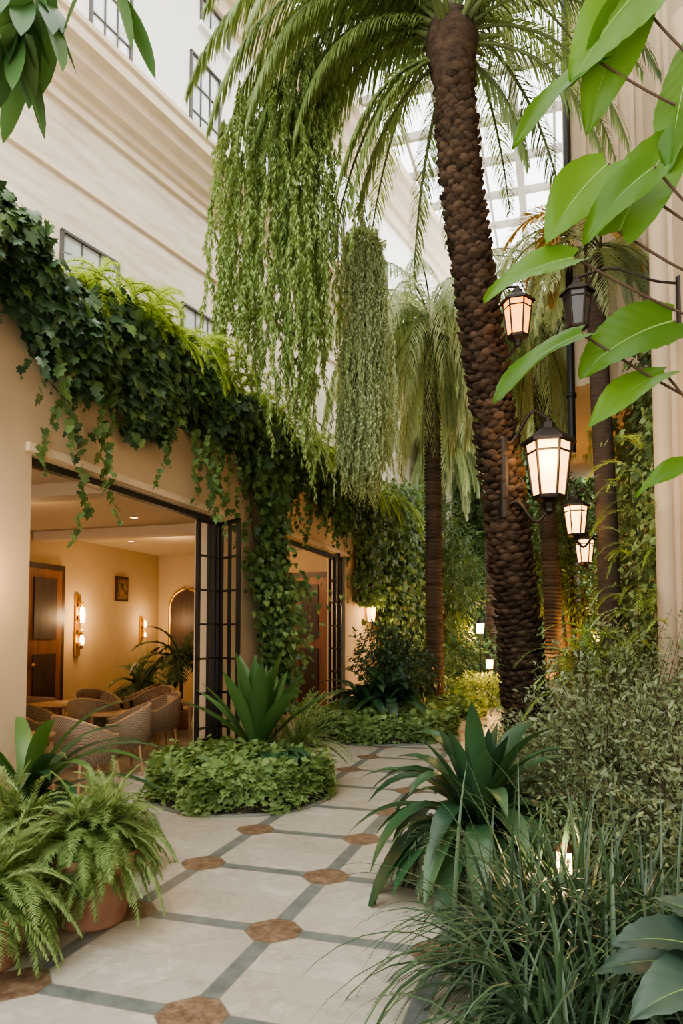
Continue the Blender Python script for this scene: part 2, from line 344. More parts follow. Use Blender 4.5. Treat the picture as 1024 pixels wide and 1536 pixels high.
# upper wall (rotated)
u=np.array([.199,.980]); nn_=np.array([.980,-.199]); O=np.array([-8.32,0])
def W(V):
    o=V.copy(); o[:,0]=O[0]+V[:,0]*u[0]+V[:,1]*nn_[0]; o[:,1]=O[1]+V[:,0]*u[1]+V[:,1]*nn_[1]; return o
mb=MB(); box(mb,(-3,-.4,4.3),(27,0,9.6),'trav',f=W); box(mb,(-3,-.4,9.6),(27,-.05,14.8),'white',f=W); mb.build('wall_left_upper')
def cornice(name,prof,m='cream',s0=-3,s1=27):
    mb=MB(); P=np.array(prof,float); n=len(P)
    V=np.concatenate([np.stack([np.full(n,s),P[:,0],P[:,1]],1) for s in (s0,s1)]); V=W(V)
    mb.add(V,[(i,i+1,n+i+1,n+i) for i in range(n-1)],m,False); return mb.build(name)
cornice('trim_2',[(a,z+.3) for a,z in [(0,8.85),(.05,8.87),(.05,9.02),(.10,9.05),(.12,9.16),(.2,9.2),(.24,9.32),(.34,9.42),(.36,9.56),(.46,9.62),(.46,9.80),(.5,9.84),(.5,9.92),(-.05,10.0)]])
cornice('trim_3',[(a,z-.6) for a,z in [(-.05,13.9),(.05,13.95),(.05,14.3),(.15,14.35),(.22,14.6),(.38,14.75),(.42,14.95),(.55,15.0),(.55,15.25),(-.05,15.3)]])
cornice('trim_4',[(0,8.1),(.04,8.12),(.04,8.18),(0,8.2)])
def window(name,s0,s1,z0,z1,n0,cols,rows,mt='winf'):
    mb=MB(); box(mb,(s0,n0-.02,z0),(s1,n0+.01,z1),'glass',f=W)
    t=.04
    box(mb,(s0-t,n0,z0-t),(s0,n0+.05,z1+t),mt,f=W);box(mb,(s1,n0,z0-t),(s1+t,n0+.05,z1+t),mt,f=W)
    box(mb,(s0-t,n0,z1),(s1+t,n0+.05,z1+t),mt,f=W);box(mb,(s0-t,n0,z0-t),(s1+t,n0+.05,z0),mt,f=W)
    for i in range(1,cols): s=s0+(s1-s0)*i/cols; box(mb,(s-.011,n0,z0),(s+.011,n0+.03,z1),mt,f=W)
    for i in range(1,rows): z=z0+(z1-z0)*i/rows; box(mb,(s0,n0,z-.011),(s1,n0+.03,z+.011),mt,f=W)
    box(mb,(s0-.08,n0,z0-.13),(s1+.08,n0+.08,z0-.05),'white',f=W)
    mb.build(name)
k=1
for y in (6.6,8.9,11.1,13.5,15.9,18.4):
    s=y/.98
    window(f'window_{k}',s-.38,s+.38,10.5,12.05,-.05,3,3);k+=1
for y in (8.85,11.35):
    s=y/.98; window(f'window_{k}',s-.38,s+.38,12.85,13.28,-.05,3,1);k+=1
for y in (8.55,11.0):
    s=y/.98; window(f'window_{k}',s-.5,s+.5,5.4,7.3,0,3,3);k+=1
# right building
RX=1.25
mb=MB(); box(mb,(RX,-4,0),(RX+.4,17,14.8),'beige'); box(mb,(.22,10.6,5.2),(RX+.1,17,14.8),'beige'); mb.build('wall_right')
mb=MB()
for y in (1.5,4.2,6.4,8.6):
    lathe(mb,[(.17,0),(.17,.25),(.14,.3),(.125,.45),(.125,6.6),(.15,6.7),(.18,6.9)],(RX-.08,y,0),'beige',16)
    for dy in (-.28,.28): box(mb,(RX-.05,y+dy-.05,0),(RX,y+dy+.05,12),'beige')
for x in (.4,.62,.84,1.06): box(mb,(x,10.54,5.2),(x+.07,10.6,14.7),'beige')
mb.build('trim_5')
mb=MB(); tube(mb,[(.2,10.52,4.2),(.2,10.52,14.7)],.055,'black',8)
for z in (5,7.5,10,12.5): lathe(mb,[(.05,0),(.075,.01),(.075,.07),(.05,.08)],(.2,10.52,z),'black',10)
mb.build('downspout')
mb=MB(); box(mb,(-6,24.5,0),(4,24.8,10.5),'cream')
for x in (-4.5,-3,-1.5,0,1.5): box(mb,(x-.15,24.38,0),(x+.15,24.5,10),'cream')
box(mb,(-6,24.3,10.2),(4,24.5,10.6),'cream'); mb.build('wall_back')
mb=MB(); Z=14.75
for y in np.arange(-3,26.1,1.6): box(mb,(-9,y-.06,Z),(4,y+.06,Z+.2),'frame')
for x in np.arange(-8.5,4,.95): box(mb,(x-.035,-3,Z+.04),(x+.035,26,Z+.14),'frame')
for x in (-4.7,-.9): box(mb,(x-.1,-3,Z-.1),(x+.1,26,Z+.2),'frame')
box(mb,(-9,-3,Z+.16),(4,26,Z+.17),'pane'); mb.build('skylight')
# ---------------------------------------------------------------- ivy on parapet
def ivy_section(n,y0,y1,ls):
    y=U(y0,y1,n); v=U(0,1,n)**.8
    bot=3.86+.22*np.sin(y*1.9)+.16*np.sin(y*4.7+1)-.10*np.sin(y*9)
    top=4.64+.12*np.sin(y*2.3)+.1*np.sin(y*5.1)
    fr=v<.65; vv=np.where(fr,v/.65,(v-.65)/.35)
    z=np.where(fr,bot+(top-.1-bot)*vv,top-.25*vv**2)
    bulge=.10+.28*np.sin(np.clip((z-bot)/(top-bot),0,1)*PI*.8)
    x=np.where(fr,WX+bulge,WX+.2-1.1*vv)+rg.normal(size=n)*.05
    P=np.stack([x,y,z+rg.normal(size=n)*.05],1)
    Nn=np.where(fr[:,None],np.array([1,-.3,.45]),np.array([.25,-.1,1]))+rg.normal(size=(n,3))*.35
    D=np.where(fr[:,None],np.array([.35,-.1,-1]),np.array([.8,-.3,-.1]))+rg.normal(size=(n,3))*.45
    return P,D,Nn,ls*U(.6,1.25,n)
mb=MB()
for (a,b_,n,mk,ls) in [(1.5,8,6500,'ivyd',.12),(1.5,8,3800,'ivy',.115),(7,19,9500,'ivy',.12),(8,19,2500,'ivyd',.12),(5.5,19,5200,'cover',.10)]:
    P,D,Nn,sc_=ivy_section(n,a,b_,ls); stamp(mb,IV,P,D,Nn,sc_,mk)
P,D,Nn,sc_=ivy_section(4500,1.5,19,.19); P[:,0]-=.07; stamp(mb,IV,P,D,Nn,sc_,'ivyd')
for i in range(85):
    y=U(3.2,15.5); L=U(.2,.8)
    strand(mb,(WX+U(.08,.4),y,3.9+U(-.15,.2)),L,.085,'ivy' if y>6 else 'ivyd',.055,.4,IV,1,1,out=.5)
for (y,L) in [(5.32,1.5),(5.38,1.25),(5.27,.9),(4.75,.95),(4.5,.8),(7.15,1.0),(7.3,1.15),(7.5,.85),(7.05,.8),(8.1,1.2),(8.25,1.5),(13.4,1.8),(13.6,1.5),(10.3,.9)]:
    strand(mb,(WX+U(.12,.3),y,3.85),L,.10,'ivy',.05,.5,IV,1,1,out=.5)
mb.build('ivy_hedge')
mb=MB()
for i in range(330):
    y=U(4.8,15) if i%3==0 else U(5.0,9.0); b0=(WX+U(-.2,.42),y,4.66+U(-.12,.1))
    frond(mb,b0,U(-110,100),U(5,62),U(.4,.7),U(1.6,3.0),30,.12,.026,.6,1,'bright',start=.05,rr=.005)
for i in range(110):
    y=U(9,18); frond(mb,(WX+U(.2,.4),y,4.6),U(-70,50),U(-10,50),U(.6,1.2),U(2,3),30,.15,.03,.8,1,'fern' if i%2 else 'bright',start=.05,rr=.006)
mb.build('parapet_fern')
def climb(mb,y0,y1,z0,z1,n,mk,ls,xb=WX+.1,th=.15,nx=1):
    z=U(z0,z1,n); w=.55+.45*np.sin(z*3.1+1)*.5+.25; y=(y0+y1)/2+(y1-y0)/2*rg.normal(size=n)*.5*w
    x=xb+nx*abs(rg.normal(size=n))*th
    stamp(mb,IV,np.stack([x,y,z],1),np.array([.3*nx,-.1,-1])+rg.normal(size=(n,3))*.5,np.array([nx,-.4,.5])+rg.normal(size=(n,3))*.4,ls*U(.6,1.25,n),mk)
mb=MB(); climb(mb,8.55,9.65,2.1,4.1,1500,'ivy',.11); climb(mb,8.75,9.4,.5,2.4,1900,'ivy',.09,th=.26); climb(mb,8.7,9.5,1.2,2.3,900,'cover',.08,th=.28)
for dy in (-.15,0,.12): tube(mb,[(WX+.25,9.05+dy,.1),(WX+.2,9.1+dy*2,1.0),(WX+.1,9.1-dy,2),(WX+.08,9.1+dy*3,3.2),(WX+.1,9.1+dy*2,4.2)],.02,'twig',6)
mb.build('climbing_vine')
mb=MB()
climb(mb,13.5,15,2.2,4.6,2200,'ivy',.12); climb(mb,14.9,19,.3,5.2,7500,'ivy',.13,th=.35); climb(mb,14.9,19,.3,5.2,3500,'cover',.11,th=.42)
tube(mb,[(WX+.15,15.5,0),(WX+.12,15.4,2),(WX+.1,15.7,4.3)],.03,'twig',6)
mb.build('climbing_vine')
# ---------------------------------------------------------------- palms
def bez(pts,n):
    pts=np.array(pts,float); t=np.linspace(0,len(pts)-1,n); 
    c=np.stack([np.interp(t,np.arange(len(pts)),pts[:,i]) for i in range(3)],1)
    for _ in range(n//6): c[1:-1]=(c[:-2]+2*c[1:-1]+c[2:])/4
    return c
BOOT=([(-.5,0,0),(.5,0,0),(.62,.45,.22),(.28,.85,.5),(-.28,.85,.5),(-.62,.45,.22),(0,.35,.55),(0,.75,.62)],
      [(0,1,6),(1,2,6),(2,3,7),(2,7,6),(3,4,7),(4,5,7),(5,6,7),(5,0,6)])
def palm_trunk(mb,pts,r0,r1,m,boots=True,bs=.13):
    c=bez(pts,60); n=len(c); tube(mb,c,np.linspace(r0,r1,n)*.88,m,16)
    L=np.sum(np.linalg.norm(np.diff(c,axis=0),axis=1)); 
    if boots:
        rings=int(L/(bs*.62)); per=int(2*PI*r0/(bs*.95)); t=[];a=[]
        for i in range(rings):
            for j in range(per): t.append((i+.5*(j/per))/rings); a.append(2*PI*(j+(i%2)*.5)/per+i*.07)
        t=np.array(t)+U(-.002,.002,len(t)); a=np.array(a); q=np.clip(t,0,1)*(n-1)
        C=np.stack([np.interp(q,np.arange(n),c[:,i]) for i in range(3)],1); T=np.gradient(c,axis=0); T=unit(np.stack([np.interp(q,np.arange(n),T[:,i]) for i in range(3)],1))
        R=np.interp(t,[0,1],[r0,r1]); o=np.stack([np.cos(a),np.sin(a),0*a],1); o=unit(o-T*np.sum(o*T,1,keepdims=True))
        P=C+o*(R*.84)[:,None]
        stamp(mb,BOOT,P,T+o*.35+rg.normal(size=P.shape)*.1,o,bs*U(.8,1.3,len(P)),m)
    else:
        for i in range(int(L/.07)):
            q=(i+.5)/int(L/.07)*(n-1); p=np.array([np.interp(q,np.arange(n),c[:,k]) for k in range(3)])
            R=np.interp(q,[0,n-1],[r0,r1]); lathe(mb,[(R*.86,-.035),(R*U(1,1.1),.01),(R*.9,.03)],p,m,14,wob=.03,rot=U(0,6))
mb=MB()
top=np.array([-1.13,8.0,8.62])
palm_trunk(mb,[(-.36,8.30,-.05),(-.44,8.27,1.5),(-.60,8.20,3.2),(-.84,8.10,5.2),(-1.05,8.04,7.0),top],.215,.185,'bark',bs=.11)
lathe(mb,[(.19,-.6),(.29,-.2),(.32,.0),(.27,.2),(.12,.45),(0,.5)],top,'bark',14)
F1=[(197,34,3.7,3.2),(190,45,4.0,3.3),(205,48,4.1,3.3),(212,34,3.6,3.1),(180,34,3.6,3.1),(200,62,4.4,3.4),(192,20,3.0,2.8),(222,50,3.5,3.1),(168,45,3.7,3.1),(198,54,3.5,3.5),(186,60,3.9,3.4),(203,72,4.2,3.6),(176,66,4.0,3.4),(214,62,3.7,3.3),(194,50,3.0,3.6),(206,28,2.8,3.0),(184,24,2.8,3.0),
    (20,30,2.9,2.6),(2,45,3.0,2.8),(40,40,3.2,2.5),(335,35,2.4,2.6),(60,30,3.3,2.3),(12,10,2.5,2.3),(80,45,3.4,2.3),(100,25,3.2,2.1),(125,35,3.6,2.3),(145,20,3.4,2.5),(310,50,2.4,2.6),(50,65,3.4,2.5),(120,65,3.6,2.5),(150,65,3.9,2.8),(28,60,3.2,2.7),(0,68,3,2.6)]
for i,(az,el,L,dr) in enumerate(F1):
    lf=160<az<230
    frond(mb,top+[0,0,U(-.1,.25)],az,el,L,dr,200 if lf else 90,.58 if lf else .45,.019 if lf else .020,1.8,3,'palm' if lf or i%3 else 'palmd','stem',.12,1.0,.035,.1,.6 if lf else .1)
for (az,el,L,dr) in [(200,-8,2.4,2.4),(185,-25,2.2,2.0),(205,-18,2.5,2.6),(120,-15,2.6,2.2),(95,-10,2.4,2.2),(20,-15,1.7,2.4)]:
    frond(mb,top+[0,0,-.15],az,el,L,dr,110,.40,.020,1.2,2,'palm','stem',.12,.9,.03,0,.3)
for i in range(30):
    a=U(0,2*PI); e=U(.2,1.1); d=np.array([math.cos(a)*math.cos(e),math.sin(a)*math.cos(e),math.sin(e)])
    tube(mb,[top+d*.15,top+d*.4,top+d*.65+[0,0,-.03]],[.05,.035,.02],'stem',6)
mb.build('date_palm')
mb=MB()
def rd(r,d,z): return (.9545*r-.298*d,.298*r+.9545*d,z)
cl=[(-1.38,7.9,4.5),(-1.29,8.1,4.8),(-1.19,7.8,4.45),(-1.08,8.0,4.8),(-.98,8.2,4.5),(-.88,7.9,4.3),(-.78,7.8,4.6),(-.69,8.1,4.2),(-.6,8.3,4.5),(-.47,8.0,3.45),(-.38,7.8,3.3),(-.52,8.3,4.0),(-1.03,8.4,5.3),(-.29,7.95,3.7),(-.20,8.2,5.0),(-.72,8.4,5.2),(-1.24,8.35,5.4),(-.42,8.4,5.0),(-.12,8.1,5.8),(-.56,7.8,4.0)]
for (r,d,zb) in cl:
    zt=8.5-.75*max(0,-r-.2)**1.2+U(-.2,.2)
    for k in range(5):
        strand(mb,rd(r+rg.normal()*.018,d+rg.normal()*.022,zt+U(-.1,.1)),max(.6,(zt-zb)*(1.02 if k==0 else U(.8,1.0))),.08,'vine',.021,.2,NB,4,out=.6)
mb.build('hanging_vine')
mb=MB(); c=np.array(rd(.27,9.0,6.72))
for i in range(230):
    a=U(0,2*PI); q=math.sqrt(U(.2,1))*.25; p=c+[q*math.cos(a),q*math.sin(a),.12-q*.9+U(-.05,.05)]
    strand(mb,p,3.25*U(.78,1.04),.055,'vineg',.028,.18,BL,3,out=.6)
cloud(mb,c+[0,0,-.02],(.25,.25,.2),2600,.06,'vineg',BL,.6)
lathe(mb,[(0,-.3),(.12,-.25),(.16,-.1),(.16,-.08)],c,'twig',16)
for k in range(3):
    a=k*2.1; tube(mb,[c+[.15*math.cos(a),.15*math.sin(a),-.1],c+[0,0,.7]],.006,'black',4)
tube(mb,[c+[0,0,.7],(c[0],c[1],14.76)],.008,'black',4)
for i in range(14): strand(mb,c+[U(-.1,.1),U(-.1,.1),U(.3,.75)],U(.4,.8),.05,'vineg',.03,.2,BL,3)
mb.build('hanging_plant_basket')
def weeping_palm(base,h,r,lean,nf,L,mk,mk2='palm',lw=.04,n=70):
    mb=MB(); b=np.array(base,float); t=b+[lean[0],lean[1],h]
    palm_trunk(mb,[b+[0,0,-.03],b+[lean[0]*.2,lean[1]*.2,h*.33],b+[lean[0]*.55,lean[1]*.55,h*.66],t],r,r*.85,'bark2',False)
    for i in range(nf):
        az=i*137.5+U(-10,10); el=75-80*(i/nf)
        frond(mb,t+[0,0,.1],az,el,L*U(.8,1.1),3.6,n,.65,lw,2.0,3,mk if i%7 else mk2,'stem',.12,1.0,.02,.05,.6)
    for i in range(nf//2):
        az=i*137.5+40; frond(mb,t+[0,0,0],az,-5-U(0,40),L*U(.7,.95),3.2,n,.55,lw,1.5,2,mk,'stem',.1,.8,.02,0,.6)
    return mb.build('weeping_palm')
weeping_palm((-2.3,13.3,0),7.5,.18,(-.02,0),44,3.3,'grey',lw=.034)
weeping_palm((-.1,13.9,0),7.4,.18,(-.25,.1),44,3.3,'grey',lw=.034)
weeping_palm((-1.9,20.5,0),10.0,.2,(.1,0),34,3.6,'grey',lw=.06,n=44)
weeping_palm((.3,17.5,0),8.6,.2,(-.2,0),34,3.2,'grey',lw=.06,n=44)
weeping_palm((-3.4,20.5,0),7.6,.2,(.1,0),30,3.0,'grey',lw=.06,n=40)
mb=MB(); tube(mb,[(.66,10.0,0),(.62,10.0,3),(.5,10.0,7.2)],[.15,.14,.12],'bark2',12)
for i in range(14): frond(mb,(.40,10.0,7.2),U(120,270) if i%3 else U(0,360),U(0,60),U(1.0,1.5),2.6,40,.40,.03,1.4,2,'dry','dry',.2,.9,.012)
for i in range(22): frond(mb,(.5,10.0,6.9),U(0,360),U(-20,50),U(1.1,1.8),2.8,44,.42,.03,1.4,2,'grey','stem',.2,.9,.012)
mb.build('fan_palm')
# ---------------------------------------------------------------- background trees / hedges
def tree(name,base,h,blobs,mk,ls,trunk=.1):
    mb=MB(); b=np.array(base,float)
    for (dx,dy,z,rx,rz,n) in blobs:
        tube(mb,[b,b+[dx*.3,dy*.3,z*.5],b+[dx,dy,z]],[trunk,trunk*.7,trunk*.3],'bark2',7)
        cloud(mb,b+[dx,dy,z],(rx,rx,rz),n,ls,mk)
    return mb.build(name)
tree('courtyard_tree',(-3.2,18.2,0),5,[(0,0,4.0,1.0,1.2,2500),(-.2,.4,2.4,1.0,1.2,2200),(.6,-.3,2.9,.8,1.1,1800),(.2,.3,1.0,1.0,1,1800)],'tree',.15)
tree('courtyard_tree',(.3,15.9,0),5,[(-.4,.2,3.6,.7,.8,2200),(-.7,.6,2.7,.7,.7,1800),(.2,.0,2.6,.6,.8,1500),(-.1,.8,4.4,.7,.8,1800)],'tree',.12,)
tree('courtyard_tree',(-1.2,22.5,0),5,[(0,0,4,1.5,1.8,2600),(-1.5,.3,3,1.4,1.8,2600),(1.6,-.2,3.4,1.4,1.8,2600),(0,.3,6.5,1.7,1.5,2300),(2.2,.3,6,1.3,1.9,2000),(-.4,-.6,1.2,2.2,.9,2500)],'tree',.22)
tree('courtyard_tree',(.85,12.6,0),4,[(0,0,1.8,.4,.7,1500),(-.1,.3,1.0,.4,.6,1300),(.05,-.3,2.6,.35,.6,1000)],'ivy',.09)
def bush(name,c,r,n,ls,mk,T=BL,stems=10):
    mb=MB(); c=np.array(c,float)
    for i in range(stems):
        d=rdir(1)[0]; d[2]=abs(d[2]); tube(mb,[(c[0],c[1],0),c+d*np.array(r)*.5,c+d*np.array(r)*.9],[.012,.008,.003],'twig',5)
    cloud(mb,c,r,n,ls,mk,T,.3); return mb.build(name)
bush('hedge_shrub',(-1.7,15.8,.3),(.7,.6,.45),2500,.10,'cover')
bush('hedge_shrub',(-3.2,16.6,.6),(.8,.8,.9),2500,.12,'ivy')
bush('hedge_shrub',(-2.7,19.5,.8),(1.2,.8,1.1),2500,.14,'tree')
bush('hedge_shrub',(-.5,19,.8),(1.0,.8,1.0),2500,.14,'tree')
bush('hedge_shrub',(.75,13.3,.4),(.4,.7,.6),1800,.11,'ivy')
bush('hedge_shrub',(-.25,10.6,.35),(.5,.9,.5),2600,.10,'ivy')
bush('hedge_shrub',(.5,8.9,.7),(.5,.8,.8),3000,.08,'tree')
mb=MB()
def wallvine(y0,y1,z0,z1,n,mk,ls,th):
    y=U(y0,y1,n);z=U(z0,z1,n); x=RX-.06-abs(rg.normal(size=n))*th*(1+.5*np.sin(z*4+y*2))
    stamp(mb,IV,np.stack([x,y,z],1),np.array([-.3,-.2,-1])+rg.normal(size=(n,3))*.5,np.array([-1,-.5,.5])+rg.normal(size=(n,3))*.4,ls*U(.6,1.3,n),mk)
wallvine(8.8,14,.5,5.6,3500,'tree',.10,.12); wallvine(8.6,10,1.6,4.4,450,'fern',.09,.18)
for i in range(34): frond(mb,(RX-U(.15,.6),U(7.4,9.5),U(1.4,3.4)),U(130,260),U(0,50),U(.35,.65),2,22,.12,.03,.7,1,'fern' if i%2 else 'bright',rr=.005)
for k in range(3): tube(mb,[(RX-.12,9+k,0),(RX-.1,9.1+k,2.5),(RX-.1,9+k*1.1,5.2)],.015,'twig',5)
mb.build('climbing_vine')
mb=MB()
n=9000; x=U(-5,3.6,n);z=U(0,10,n)
stamp(mb,IV,np.stack([x,24.3-abs(rg.normal(size=n))*.3,z],1),np.array([0,-.3,-1])+rg.normal(size=(n,3))*.5,np.array([0,-1,.5])+rg.normal(size=(n,3))*.4,.26*U(.6,1.3,n),'tree')
mb.build('climbing_vine')
# ---------------------------------------------------------------- planters
def mound(mb,c,r,h,n,ls,mk='cover'):
    lathe(mb,[(r,0),(r,.05),(r*.95,h*.45),(r*.7,h*.8),(r*.35,h*.95),(0,h)],(c[0],c[1],0),'soil',28)
    a=U(0,2*PI,n); q=np.sqrt(U(0,1,n)); zz=h*np.sqrt(np.clip(1-(q*.97)**3,0,1)); z=np.where(U(0,1,n)<.35,zz*U(.05,1,n),zz); rr_=np.where(z<zz,1.0,q)*r*(1+.05*np.sin(a*7))
    P=np.stack([c[0]+rr_*np.cos(a),c[1]+rr_*np.sin(a),z+U(0,.06,n)+.03*np.sin(a*9+q*9)],1)
    o=np.stack([np.cos(a),np.sin(a),0*a],1); 
    stamp(mb,IV,P,o*.8+rg.normal(size=(n,3))*.5+[0,0,-.2],o*(.2+.9*q**2)[:,None]+[0,0,.8]+rg.normal(size=(n,3))*.3,ls*U(.6,1.3,n),mk)
def edge(c,r):
    mb=MB(); lathe(mb,[(r-.06,0),(r-.06,.02),(r,.022),(r+.03,.015),(r+.03,0)],(c[0],c[1],0),'stone',48); return mb
def strapplant(mb,c,n,L,w,el0,el1,droop,mk,K=7,fold=.35,z0=.1,prof='strap'):
    az=np.arange(n)*2.4+U(-.2,.2,n); el=np.radians(np.linspace(el0,el1,n)+U(-6,6,n))
    D=np.stack([np.cos(az)*np.cos(el),np.sin(az)*np.cos(el),np.sin(el)],1)
    P=np.array(c)+np.stack([np.cos(az)*.05,np.sin(az)*.05,0*az+z0],1)
    ribbons(mb,P,D,L*U(.8,1.1,n),w*U(.8,1.15,n),droop*U(.7,1.3,n),K,prof,fold,mk)
c1=(-3.05,6.45); mb=edge(c1,.86); mound(mb,c1,.84,.44,5200,.078)
strapplant(mb,(c1[0]+.05,c1[1]+.25,.3),22,1.02,.18,85,50,.5,'strapb')
for i in range(14):
    az=U(-2.2,1.0); D=np.array([[math.cos(az),math.sin(az),.9]])
    ribbons(mb,np.array([[c1[0]+.35,c1[1]-.05,.36]]),D,.45,.2,1.7,6,'leaf',.25,'strap')
for i in range(60): frond(mb,(c1[0]+.4,c1[1]+.5,.35),U(0,360),U(30,85),U(.5,.85),1.8,22,.12,.02,.6,1,'fern',rr=.005)
mb.build('round_planter_bed')
c2=(-2.75,10.9); mb=edge(c2,1.16); mound(mb,c2,1.12,.42,5200,.095)
for i in range(70):
    az=U(0,2*PI);e=U(.3,1.4); D=np.array([[math.cos(az)*math.cos(e),math.sin(az)*math.cos(e),math.sin(e)]])
    ribbons(mb,np.array([[c2[0]+.05+U(-.35,.35),c2[1]-.15+U(-.2,.4),.5]]),D,U(.5,.95),.17,1.9,6,'leaf',.25,'strap')
cloud(mb,(c2[0]+.2,c2[1]+.6,1.0),(.6,.4,.5),1500,.11,'ivyd')
cloud(mb,(c2[0]-.2,c2[1]+.7,1.3),(.5,.4,.5),900,.11,'ivyd')
mb.build('round_planter_bed')
c3=(-2.2,13.6); mb=edge(c3,.8); mound(mb,c3,.76,.4,2600,.10); mb.build('round_planter_bed')
mb=MB()
ed=[(RX,1.2),(.1,1.4),(-.25,2.4),(-.35,3.3),(-.5,4.1),(-.6,4.7),(-.4,5.5),(-.3,6.6),(-.65,7.6),(-.75,8.4),(-.5,9.4),(-.45,11),(-.6,13),(-1.0,15),(-1.0,18),(RX,18)]
E=np.array(ed)
n=len(E); V=np.concatenate([np.c_[E,np.zeros(n)],np.c_[E,np.full(n,.06)],np.c_[E[:,0]+(RX-E[:,0])*.25,E[:,1],np.full(n,.16)],np.c_[np.full(n,RX),E[:,1],np.full(n,.28)]])
mb.add(V,[(r*n+i,r*n+i+1,(r+1)*n+i+1,(r+1)*n+i) for r in range(3) for i in range(n-1)],'soil'); mb.build('planting_bed')
bush('groundcover_plant',(-.4,9.2,.2),(.4,1.2,.22),2200,.09,'cover')
bush('groundcover_plant',(-.4,7.5,.2),(.35,.6,.3),1800,.08,'cover')
bush('groundcover_plant',(-.25,5.7,.18),(.3,.7,.25),1800,.07,'ivy')
mb=MB(); cA=(-.52,4.6,.12)
strapplant(mb,cA,60,.90,.14,80,12,2.5,'strap',10,.3,.2)
strapplant(mb,(cA[0],cA[1],.2),14,.58,.13,88,60,.6,'strap',7,.4,.25)
lathe(mb,[(.2,-.12),(.24,.08),(.14,.26),(0,.34)],cA,'soil',14)
for i in range(80): frond(mb,(cA[0]-.14,cA[1]-.12,.32),U(150,330),U(0,60),U(.35,.6),2.9,26,.09,.022,.5,1,'shrub',rr=.004)
mb.build('birds_nest_fern')
def grass(name,c,n,L,w,mk,spread=.12,el=(15,88),dr=2.2):
    mb=MB(); az=U(0,2*PI,n); e=np.radians(U(el[0],el[1],n)); D=np.stack([np.cos(az)*np.cos(e),np.sin(az)*np.cos(e),np.sin(e)],1)
    P=np.array(c)+np.stack([rg.normal(size=n)*spread,rg.normal(size=n)*spread,0*az],1)
    ribbons(mb,P,D,L*U(.6,1.15,n),w*U(.7,1.2,n),dr*U(.6,1.3,n),8,'grass',.3,mk); return mb.build(name)
grass('ornamental_grass',(-.08,3.2,.1),460,.98,.026,'grass',.13,dr=2.8)
grass('ornamental_grass',(.3,3.0,.12),330,.85,.024,'grass',.13,dr=2.7)
grass('ornamental_grass',(.2,3.75,.12),230,.7,.02,'grass',.14)
grass('ornamental_grass',(.0,2.55,.1),320,.78,.022,'grass',.1,dr=2.8)
def airy(name,c,R,H,n,mk,ls=.05):
    mb=MB(); c=np.array(c,float)
    for i in range(n):
        az=U(0,2*PI);e=U(.35,1.45);L=U(.6,1.05)*math.hypot(R*math.cos(e),H*math.sin(e)); d=np.array([math.cos(az)*math.cos(e),math.sin(az)*math.cos(e),math.sin(e)])
        p=c.copy(); pts=[p]
        for k in range(7): p=p+d*L/7; d=unit(d+[0,0,-.12]+rg.normal(size=3)*.08); pts.append(p)
        pts=np.array(pts); tube(mb,pts,np.linspace(.006,.0015,8),'twig',4,False)
        q=U(1.2,7,55); P=np.stack([np.interp(q,np.arange(8),pts[:,k]) for k in range(3)],1)+rg.normal(size=(55,3))*.035
        stamp(mb,BL,P,rdir(55)+d*.6,rdir(55)+[0,0,.5],ls*U(.7,1.5,55),mk)
    return mb.build(name)
airy('feathery_shrub',(.35,5.3,.15),.75,1.4,330,'shrub',.045)
airy('feathery_shrub',(.75,4.3,.2),.5,1.2,240,'shrub',.04)
airy('feathery_shrub',(.1,6.4,.15),.55,1.05,180,'shrub',.05)
airy('feathery_shrub',(.7,7.0,.2),.55,1.7,220,'shrub',.055)
airy('feathery_shrub',(.25,4.5,.15),.4,.75,150,'shrub',.035)
mb=MB()
for i in range(60): frond(mb,(.25+U(-.2,.2),7.5+U(-.3,.3),.95+U(0,.6)),U(0,360),U(0,60),U(.4,.75),2,24,.14,.03,.7,1,'bright' if i%2 else 'fern',rr=.006)
tube(mb,[(.25,7.5,.1),(.25,7.5,1.4)],.03,'twig',6); mb.build('tree_fern')
# ---------------------------------------------------------------- sculpted broad leaves
def bigleaf(mb,b,t,w,mk,bend=.6,nrm=(-.25,-.9,.12),K=26,C=6,cup=.22,wave=.012):
    b=np.array(b,float);t=np.array(t,float); d=t-b; L=np.linalg.norm(d)*1.05; D=unit(d)+np.array([0,0,bend*.45]); D=unit(D)
    sd=unit(np.cross(unit(d),np.array(nrm,float))); P=b.copy(); rows=[]; mid=[]; ph=U(0,6)
    for k in range(K+1):
        tt=k/K; hw=w*pl['heart'](tt)/2; up=np.cross(sd,D); r=[]
        for c in range(-C,C+1):
            s=c/C; back=.10*L*abs(s)**1.5*max(0,1-tt*4)
            h=cup*hw*abs(s)**1.3 + wave*w/.16*math.sin((tt*9-abs(s)*1.6)*2*PI)*abs(s)*(1-abs(s)*.3)*.28 + .010*math.sin(tt*7+ph+s*2)*abs(s)
            r.append(P+sd*hw*s+up*h-D*back)
        rows.append(r); mid.append(P-up*.0015); P=P+D*L/K; D=unit(D+np.array([0,0,-1])*bend/K)
    n=2*C+1; V=np.array(rows).reshape(-1,3)
    mb.add(V,[(k*n+c,k*n+c+1,(k+1)*n+c+1,(k+1)*n+c) for k in range(K) for c in range(n-1)],mk)
    tube(mb,np.array(mid),np.linspace(.0035,.0008,K+1)*w/.16,'rib',5)
mb=MB()
